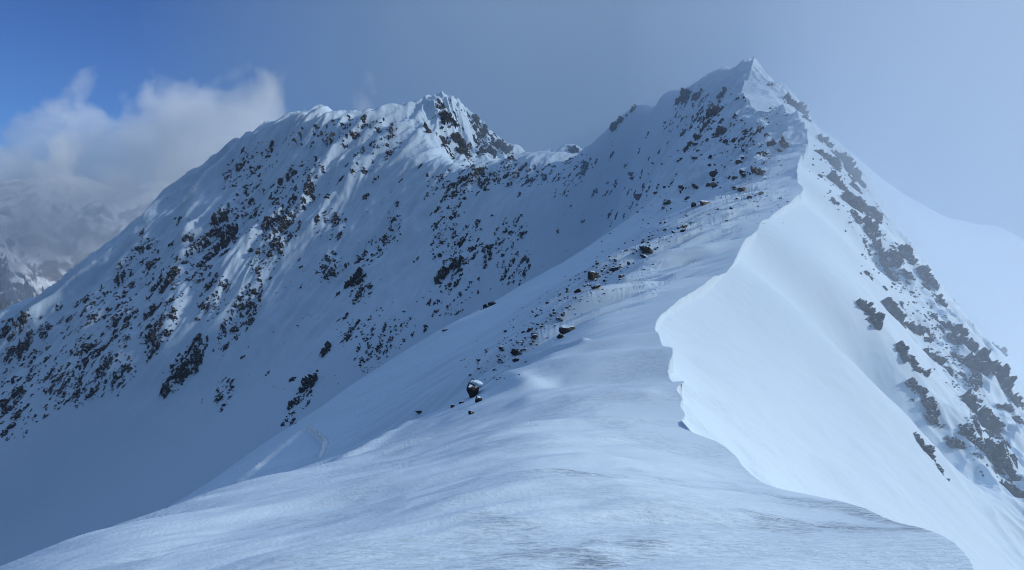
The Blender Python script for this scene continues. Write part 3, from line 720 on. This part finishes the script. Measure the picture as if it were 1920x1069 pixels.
for u, v, s, lab in SINGLES:
    add_outcrop(u, v, s, lab, 'named outcrops across the bowl', mat=M_ROCKR if 'peak' in lab else M_ROCK, fill=.6 if 'peak' in lab else .72, high=.22, elong=1.4 if s < 50 else 1.5)  # rear peak rocks take the paler rock, fog's greying put into their colour
for u, v, s, lab in PEAK:
    add_outcrop(u, v, s * 1.05, lab, 'rocks on the main peak', mat=M_ROCKR, fill=.56, high=.26, cells=.6, elong=1.4, turn=-.5)
for u, v, s, lab in RIBR:
    add_outcrop(u, v, s * 1.32, lab, 'crags of the rib on the bright side', mat=M_ROCKR, fill=.60, high=.26, cells=.62, rag=.4, elong=RR.uniform(1.2, 1.7), turn=RR.uniform(-.4, .5))

# loose boulders along the ridge
def P_strip(t): return (np.interp(t, [0, .25, .5, .75, 1], [905, 975, 1065, 1160, 1290]), np.interp(t, [0, .25, .5, .75, 1], [700, 640, 560, 495, 400]))
BIG = [
 (965,661,15,'snow capped dark boulder standing at the edge of the near snow drift'),
 (1049,598,13,'triangular dark boulder among the stones of the ridge edge'),
 (1110,521,18,'angular boulder in the cluster halfway up the ridge edge'),
 (1117,540,16,'brown tinged boulder in the cluster halfway up the ridge edge'),
 (1085,547,18,'dark boulder at the left end of the halfway cluster'),
 (1158,506,20,'pale boulder with a snow cap above the halfway cluster'),
 (1212,470,22,'stacked boulder with snow on it, upper ridge edge'),
 (1207,482,14,'boulder right below the stacked boulder'),
 (1065,622,20,'flat dark slab sticking out of the snow, above the near drift'),
 (1053,632,13,'small dark rock tucked below the flat dark slab'),
 (1282,434,10,'lone small boulder on the wind rippled snow near the upper ridge edge'),
 (913,657,8,'lone small rock left of the snow capped boulder, on the lower flank'),
 (897,677,8,'lone small rock below and left of the other lone rock'),
 (835,620,10,'small dark rock on the edge of the snow shoulder'),
 (786,774,9,'small dark rock left on the rim of the foreground drift'),
 (1005,628,10,'small upright rock between the drift and the ridge stones'),
]
for i, (u, v, s, lab) in enumerate(BIG):
    drop_boulder('boulder', u, v, s * 1.25, 500 + i, lab, 'boulders along the ridge edge', flat=.68)
def by_landmark(items, marks):
    got = {}
    for i, (u, v, s) in enumerate(items):
        m = min(marks, key=lambda w: (w[0] - u) ** 2 + (w[1] - v) ** 2)
        got.setdefault((m[2], sector(u - m[0], v - m[1])), []).append((math.hypot(u - m[0], v - m[1]), i))
    out = {}
    for (nm, sec), l in got.items():
        l.sort()
        for k, (d, i) in enumerate(l): out[i] = ('small stone ' if len(l) == 1 else ORD[min(k, 13)] + ' small stone ') + sec + ' the ' + nm
    return out
MARKS = [(965,661,'snow capped dark boulder by the drift'),(1049,598,'triangular boulder among the ridge edge stones'),(1112,530,'boulder cluster halfway up the ridge edge'),(1158,506,'pale boulder with a snow cap'),
         (1212,470,'stacked boulder with snow on it'),(1065,622,'flat dark slab above the near drift'),(1282,434,'lone boulder on rippled snow near the upper edge'),(897,677,'lone rocks on the lower flank')]
items = []
for i in range(62):
    t = RR.random(); u, v = P_strip(t); s = 3.5 + 9 * RR.random() ** 2.2
    items.append((u + RR.uniform(-22, 26), v + RR.uniform(-16, 16), s))
names = by_landmark(items, MARKS)
for i, (u, v, s) in enumerate(items):
    drop_boulder('boulder', u, v, s * 1.2, 700 + i, names[i], 'small stones along the ridge edge', sub=2)
items = []
for i in range(60):
    u = RR.uniform(1175, 1450); v = RR.uniform(215, 400) 
    if v > 420 - (u - 1175) * .2 or v < 330 - (u - 1175) * .55: continue
    items.append((u, v, 5 + 14 * RR.random() ** 2.0))
names = by_landmark(items, [(1301,268,'dark rock group on the left flank'),(1345,212,'long slanting slab of the main peak'),(1419,325,'slanting block beside the cornice'),(1455,268,'big brown block beside the cornice'),(1250,340,'open snow hollow of the main flank'),(1340,350,'middle of the main flank above the ripples')])
for i, (u, v, s) in enumerate(items):
    drop_boulder('boulder', u, v, s * 1.15, 900 + i, names[i].replace('small stone', 'boulder'), 'boulders on the main peak flank', sub=2, mat=M_ROCKR)

# the split rock with its snow cap on the rim of the foreground
p = locate(884, 742)
root = link('snow_capped_rock', None, 'upright split black rock with a white snow cap on the foreground rim', 'boulder'); root.location = p
sz = 32 * p[1] / FL
r_ = np.random.default_rng(77)
P_, F_ = boulder_verts(r_, 4, sz * .36, sz * .36, sz * .95, 8); P_ = P_ * (1 + .07 * fbm(P_[:, 0] * 6, P_[:, 2] * 6, 3, 5)[:, None])
P_[:, 0] *= (0.75 + 0.35 * (P_[:, 2] / sz + .5)); P_[:, 2] += sz * .25
M_DARK = rock_material('black_rock', (0.05, 0.048, 0.046, 1), (0.02, 0.02, 0.022, 1), 0.80, 3.0)
link('rock_body', mesh_np('rock_body', P_, F_, M_DARK, False), parent=root)
P_, F_ = boulder_verts(r_, 4, sz * .48, sz * .42, sz * .34, 40); P_[:, 2] -= np.maximum(P_[:, 0], 0) ** 2 / sz * .6; P_[:, 0] *= 1.25
P_ = P_ * (1 + .10 * fbm(P_[:, 0] * 3, P_[:, 1] * 3, 2, 9)[:, None]); P_ += np.array([sz * .26, .10 * sz, sz * .66])
link('snow_cap', mesh_np('snow_cap', P_, F_, M_RIDGE, True), parent=root)
for k, (du, dv, s_) in enumerate([(8, 12, 20), (-22, 14, 9), (-40, 22, 9), (-6, 34, 14)]):
    drop_boulder('boulder', 888 + du, 742 + dv, s_, 1500 + k, ['dark wedge leaning against the foot of the snow capped rock', 'small rock left of the snow capped rock', 'second small rock left of the snow capped rock', 'dark rock just below the snow capped rock'][k], sub=3, mat=M_DARK)

def crag_mass(name, spots, mat, label, **kw):
    Vs, Qs, n0 = [], [], 0
    for i, (u, v, s) in enumerate(spots):
        p = locate(u, v)
        if p is None or p[1] < 40: continue
        me = outcrop_mesh('tmp', p, s * p[1] / FL, s, mat, 5000 + i * 3, elong=RR.uniform(1.2, 2.2), turn=RR.uniform(-.4, .4), **kw)
        if me is None: continue
        a = np.empty(len(me.vertices) * 3); me.vertices.foreach_get('co', a); a = a.reshape(-1, 3) + p
        q = np.empty(len(me.loops), np.int32); me.loops.foreach_get('vertex_index', q)
        Vs.append(a); Qs.append(q.reshape(-1, 4) + n0); n0 += len(a); D.meshes.remove(me)
    return link(name, mesh_np(name, np.concatenate(Vs), np.concatenate(Qs), mat, False), label, kind='stuff')
spots = []
for u, v, ru, rv, rot, n, a, b, place in ZONES:
    spots += scatter(u, v, ru * 1.15, rv * 1.35, rot, int(n * 3.3), 6, 16)
for i in range(46):
    u = RR.uniform(1120, 1340); v = np.interp(u, [1120, 1340], [300, 190]) + RR.uniform(0, 1) * 150
    spots.append((u, v, RR.uniform(6, 14)))
for i in range(90):
    u = RR.uniform(0, 1120); v = RR.uniform(0, 1); top = np.interp(u, [0, 190, 345, 520, 700, 815, 890, 1120], [610, 490, 350, 255, 225, 290, 325, 300]); low = np.interp(u, [0, 300, 420, 700, 1000, 1120], [800, 700, 740, 690, 500, 400])
    spots.append((u, top + (low - top) * v, RR.uniform(7, 15)))
crag_mass('rock_debris', spots, M_ROCK, 'fine broken rock showing through the snow between the outcrops', fill=.55, high=.2)
spots = []
for i in range(75):
    t = RR.random(); u = np.interp(t, [0, .3, .6, 1], [1575, 1690, 1810, 1905]) - abs(RR.gauss(0, 26)) - 3; v = np.interp(t, [0, .3, .6, 1], [300, 490, 640, 880]) + RR.gauss(0, 16)
    spots.append((u, v, RR.uniform(9, 22)))
crag_mass('rock_debris', spots, M_ROCKR, 'fine broken rock between the crags of the bright side rib', fill=.7, high=.28, cells=.6, rag=.3)
# smaller debris everywhere between the outcrops: far too many to count
def debris(name, pts, mat, label, zf=Z):
    Vs, Fs = [], []; n0 = 0; V, F = ico(1)
    r = np.random.default_rng(5)
    P = np.array([p for p in pts]); zz = zf(P[:, 0], P[:, 1])
    for (x, y, s), z in zip(P, zz):
        jit = r.uniform(.55, 1.2, len(V))[:, None]
        rot = r.uniform(0, 6.28); c, sn = math.cos(rot), math.sin(rot)
        W = V * jit * np.array([s * .5, s * .36, s * .34]); W = np.stack([W[:, 0] * c - W[:, 1] * sn, W[:, 0] * sn + W[:, 1] * c, W[:, 2]], -1) + (x, y, z + s * .08)
        Vs.append(W); Fs.append(F + n0); n0 += len(V)
    return link(name, mesh_np(name, np.concatenate(Vs), np.concatenate(Fs), mat, False), label, kind='stuff')
pts = []
for u, v, ru, rv, rot, n, a, b, place in ZONES:
    for w in scatter(u, v, ru * 1.15, rv * 1.35, rot, n * 5, 2.2, 6.5):
        p = locate(w[0], w[1])
        if p is not None and p[1] > 150: pts.append((p[0], p[1], w[2] * p[1] / FL))
for i in range(260):
    p = locate(RR.uniform(0, 1150), RR.uniform(250, 760))
    if p is not None and p[1] > 250: pts.append((p[0], p[1], RR.uniform(1.8, 4) * p[1] / FL))
debris('rubble', pts, M_ROCK, 'small dark stones scattered over the far mountain face')
pts = []
for i in range(620):
    t = RR.random(); u, v = P_strip(t); u += RR.gauss(0, 26); v += RR.gauss(0, 15)
    p = locate(u, v)
    if p is not None and 25 < p[1] < 200: pts.append((p[0], p[1], (1.5 + 7 * RR.random() ** 3) * p[1] / FL))
for i in range(230):
    u = RR.uniform(1170, 1480); v = RR.uniform(200, 420)
    if v < 330 - (u - 1175) * .6: continue
    p = locate(u, v)
    if p is not None: pts.append((p[0], p[1], (2 + 7 * RR.random() ** 3) * p[1] / FL))
debris('stones', pts, M_STONE, 'small stones scattered along the ridge edge and below the main peak')
pts = []
for i in range(520):
    t = RR.random(); u = np.interp(t, [0, .3, .6, 1], [1570, 1680, 1800, 1900]) - abs(RR.gauss(0, 28)) - 4; v = np.interp(t, [0, .3, .6, 1], [300, 490, 640, 880]) + RR.gauss(0, 20)
    p = locate(u, v)
    if p is not None and p[1] < 260: pts.append((p[0], p[1], RR.uniform(2.5, 8) * p[1] / FL))
debris('scree', pts, M_ROCKR, 'broken rock pieces strewn between the crags of the rib')

# ------------------------------------------------------------------ ski track on the flank
def track(name, pts, width, label, depth, churned=True):
    P = []
    for (u, v) in pts:
        p = locate(u, v, 44)
        if p is not None and p[1] < 140: P.append(p)
    P = np.array(P); t = np.r_[0, np.cumsum(np.hypot(*(P[1:, :2] - P[:-1, :2]).T))]
    tt = np.linspace(0, t[-1], 220); x = np.interp(tt, t, P[:, 0]); y = np.interp(tt, t, P[:, 1])
    x = x + 0.10 * pnoise(tt / .9, tt * 0, 3); dx, dy = np.gradient(x), np.gradient(y); l = np.hypot(dx, dy); nx, ny = -dy / l, dx / l
    prof = [(-1.0, -.08), (-.8, .26), (-.5, .27), (.0, .05), (.3, -.06), (.55, .02), (.8, .12), (1.0, -.05)]
    V = []
    rg = np.random.default_rng(8)
    if not churned: prof = [(-1.0, -.06), (-.4, .06), (.35, .27), (.7, .27), (1.0, -.08)]
    tap = sstep(0, .08, tt / tt[-1]) * sstep(1, .86, tt / tt[-1])
    for o_, h in prof:
        xx = x + nx * o_ * width; yy = y + ny * o_ * width
        V.append(np.stack([xx, yy, Z(xx, yy) + h * tap * depth * (1 + (.7 if churned else .25) * pnoise(tt / .8, tt * 0 + o_ * 2, 9)) - .10 * (1 - tap) + .015], -1))
    V = np.array(V); q = grid_quads(V.shape[0], V.shape[1]).reshape(-1, 4)
    link(name, mesh_np(name, V.reshape(-1, 3), q, M_TRACK), label, kind='structure')
_s = SNOW; SNOW = (0.88, 0.96, 1.0, 1); M_TRACK = snow_material('churned_snow', 9.0, 0.4); SNOW = _s
track('ski_track', [(430,921),(462,897),(500,866),(540,834),(575,804)], .21, 'thin straight ski track climbing the snow shoulder', 1.2, False)
track('ski_track', [(575,804),(592,816),(608,828),(613,838),(608,850),(602,864)], .27, 'churned track bending back down from the turn', 1.8)

# ------------------------------------------------------------------ far valley, behind the left end of the mountain
xx, yy = np.meshgrid(np.linspace(-4400, -700, 560), np.linspace(2100, 6200, 460))
q1 = xx + 2000; 
zz = -600 + 0.24 * (yy - 2100) + 0.0 * xx
zz = zz + 260 * (ridged(xx / 1500 + .3, yy / 1500, 5, 301, .5) - 0.7) + 25 * fbm(xx / 120, yy / 120, 4, 305)
zz = zz - 0.16 * (xx + 2300)
zz = np.where(zz > 150, 150 + (zz - 150) * .4, zz)
m, t, bb = material('valley_snow'); l_ = t.links
g = nd(t, 'ShaderNodeNewGeometry'); s_ = nd(t, 'ShaderNodeSeparateXYZ'); l_.new(g.outputs['Normal'], s_.inputs[0]); sp_ = nd(t, 'ShaderNodeSeparateXYZ'); l_.new(g.outputs['Position'], sp_.inputs[0])
n_ = nd(t, 'ShaderNodeTexNoise'); n_.inputs['Scale'].default_value = 0.045; n_.inputs['Detail'].default_value = 9; n_.inputs['Roughness'].default_value = 0.7; l_.new(g.outputs['Position'], n_.inputs['Vector'])
a_ = nd(t, 'ShaderNodeMath', operation='MULTIPLY_ADD'); l_.new(n_.outputs[0], a_.inputs[0]); a_.inputs[1].default_value = 0.9; l_.new(s_.outputs[2], a_.inputs[2])
r_2 = nd(t, 'ShaderNodeMapRange', interpolation_type='SMOOTHSTEP'); r_2.inputs['From Min'].default_value = 0.90; r_2.inputs['From Max'].default_value = 1.10; l_.new(a_.outputs[0], r_2.inputs[0])
mxx = nd(t, 'ShaderNodeMix', data_type='RGBA'); l_.new(r_2.outputs[0], mxx.inputs[0]); mxx.inputs[6].default_value = (0.10, 0.10, 0.11, 1); mxx.inputs[7].default_value = (0.78, 0.86, 0.94, 1)
l_.new(mxx.outputs[2], bb.inputs['Base Color']); bb.inputs['Roughness'].default_value = .8
link('hills', mesh_np('hills', np.stack([xx, yy, zz], -1).reshape(-1, 3), grid_quads(*xx.shape).reshape(-1, 4), m), 'distant snowy hills across the valley', kind='structure')
# the far wood on their lower slopes, a mass of tiny conifers
Vs, Fs = [], []; rg = np.random.default_rng(21); n0 = 0
fy, fx = yy[:, 0], xx[0]
cnt = 0
for k in range(40000):
    if cnt > 7000: break
    u = rg.uniform(-150, 190); y = rg.uniform(2150, 3900); x = (u - UC) / FL * y
    if not (fx[0] < x < fx[-1]): continue
    iy = int((y - fy[0]) / (fy[1] - fy[0])); ix = int((x - fx[0]) / (fx[1] - fx[0]))
    if iy >= zz.shape[0] - 1 or ix >= zz.shape[1] - 1: continue
    z = zz[iy, ix]; vv = VH - FL * z / y
    if not (480 < vv < 680): continue
    if fbm(np.array([x / 130]), np.array([y / 170]), 3, 401)[0] < 0.02 + (560 - vv) * .004: continue
    h = rg.uniform(16, 28); w = h * .2
    a = np.arange(5) / 5 * 6.283 + rg.uniform(0, 6)
    V1 = np.vstack([np.stack([x + w * np.cos(a), y + w * np.sin(a), np.full(5, z - 1)], -1), [[x, y, z + h]]])
    Vs.append(V1); Fs.append(np.array([[i, (i + 1) % 5, 5] for i in range(5)]) + n0); n0 += 6; cnt += 1
mf, t, bb = material('far_conifer'); bb.inputs['Base Color'].default_value = (0.035, 0.05, 0.045, 1); bb.inputs['Roughness'].default_value = .9
if Vs: link('forest', mesh_np('forest', np.concatenate(Vs), np.concatenate(Fs), mf, False), 'dark conifer wood on the lower slopes of the distant hills', kind='stuff')

# ------------------------------------------------------------------ air: a thin even haze, the fog bank that hangs on the bright side and over the peaks, the cumulus bank
def volume_material(name, density, colour, aniso=0.2):
    m = D.materials.new(name); m.use_nodes = True; t = m.node_tree; t.nodes.clear()
    out = nd(t, 'ShaderNodeOutputMaterial'); v = nd(t, 'ShaderNodeVolumePrincipled')
    v.inputs['Color'].default_value = colour; v.inputs['Density'].default_value = density; v.inputs['Anisotropy'].default_value = aniso
    t.links.new(v.outputs[0], out.inputs['Volume'])
    return m, t, v
def prism(name, plan, z0, z1, mat, label):
    n = len(plan)
    V = [(x, y, z0(x, y) if callable(z0) else z0) for x, y in plan] + [(x, y, z1) for x, y in plan]
    F = [tuple(range(n))[::-1], tuple(range(n, 2 * n))] + [(i, (i + 1) % n, n + (i + 1) % n, n + i) for i in range(n)]
    me = D.meshes.new(name); me.from_pydata(V, [], F); me.materials.append(mat)
    import bmesh
    bm = bmesh.new(); bm.from_mesh(me); bmesh.ops.recalc_face_normals(bm, faces=bm.faces); bm.to_mesh(me); bm.free()
    return link(name, me, label, kind='stuff')
HAZE, FOG_A, FOG_B = 0.0001, 0.0034, 0.0019
m, t, v = volume_material('haze_air', HAZE, (0.80, 0.90, 1.0, 1))
prism('haze', [(-900, -60), (420, -60), (620, 1000), (-900, 1000)], -420, 190, m, 'thin even haze over the whole ridge and bowl')
m, t, v = volume_material('fog_air', FOG_A, (0.72, 0.83, 0.96, 1), 0.3)
prism('fog', [(9.5, 12), (9.5, 30), (14, 47), (30, 85), (48, 118), (58, 160), (74, 200), (78, 260), (60, 330), (60, 420), (200, 420), (200, 60), (60, 8)], -260, 112, m, 'pale fog hanging along the bright side of the ridge')
m, t, v = volume_material('fog_bank_air', FOG_B, (0.48, 0.62, 0.76, 1), 0.2)
prism('fog', [(60, 135), (22, 260), (-10, 480), (-130, 760), (-430, 900), (-150, 985), (620, 985), (200, 135)], lambda x, y: (-22 if y < 300 else 10) - max(0, x - 150) * .15, 270, m, 'high grey blue fog bank drifting over both summits')

m, t, v = volume_material('cumulus', 0.0, (0.90, 0.955, 1.0, 1), -0.1)
tcn = nd(t, 'ShaderNodeTexCoord'); g = nd(t, 'ShaderNodeNewGeometry')
ln = nd(t, 'ShaderNodeVectorMath', operation='LENGTH'); t.links.new(tcn.outputs['Object'], ln.inputs[0])
nn = nd(t, 'ShaderNodeTexNoise'); nn.inputs['Scale'].default_value = 0.0068; nn.inputs['Detail'].default_value = 7; nn.inputs['Roughness'].default_value = 0.55; nn.inputs['Distortion'].default_value = 0.25; t.links.new(g.outputs['Position'], nn.inputs['Vector'])
k1 = nd(t, 'ShaderNodeMath', operation='MULTIPLY_ADD'); k1.inputs[1].default_value = 4.0; t.links.new(nn.outputs[0], k1.inputs[0])
k0 = nd(t, 'ShaderNodeMath', operation='MULTIPLY_ADD'); k0.inputs[1].default_value = -2.5; k0.inputs[2].default_value = -0.40; t.links.new(ln.outputs['Value'], k0.inputs[0]); sz_ = nd(t, 'ShaderNodeSeparateXYZ'); t.links.new(tcn.outputs['Object'], sz_.inputs[0])
kz = nd(t, 'ShaderNodeMath', operation='MULTIPLY_ADD'); kz.inputs[1].default_value = 0.15; t.links.new(sz_.outputs[2], kz.inputs[0]); t.links.new(k0.outputs[0], kz.inputs[2]); t.links.new(kz.outputs[0], k1.inputs[2])
k2 = nd(t, 'ShaderNodeMath', operation='MULTIPLY', use_clamp=False); k2.inputs[1].default_value = 0.045; t.links.new(k1.outputs[0], k2.inputs[0])
k3 = nd(t, 'ShaderNodeMath', operation='MAXIMUM'); k3.inputs[1].default_value = 0.0; t.links.new(k2.outputs[0], k3.inputs[0])
k4 = nd(t, 'ShaderNodeMath', operation='MINIMUM'); k4.inputs[1].default_value = 0.009; t.links.new(k3.outputs[0], k4.inputs[0])
t.links.new(k4.outputs[0], v.inputs['Density'])
try: m.cycles.volume_step_rate = 0.6
except Exception: pass
V_, F_ = ico(3)
me = mesh_np('cloud', V_, F_, m, True)
cl = link('cloud', me, 'billowing pale cumulus bank behind the left ridge of the mountain', kind='stuff')
cl.location = (-760, 1520, 55); cl.scale = (600, 260, 250); cl.rotation_euler = (0, -0.35, 0)
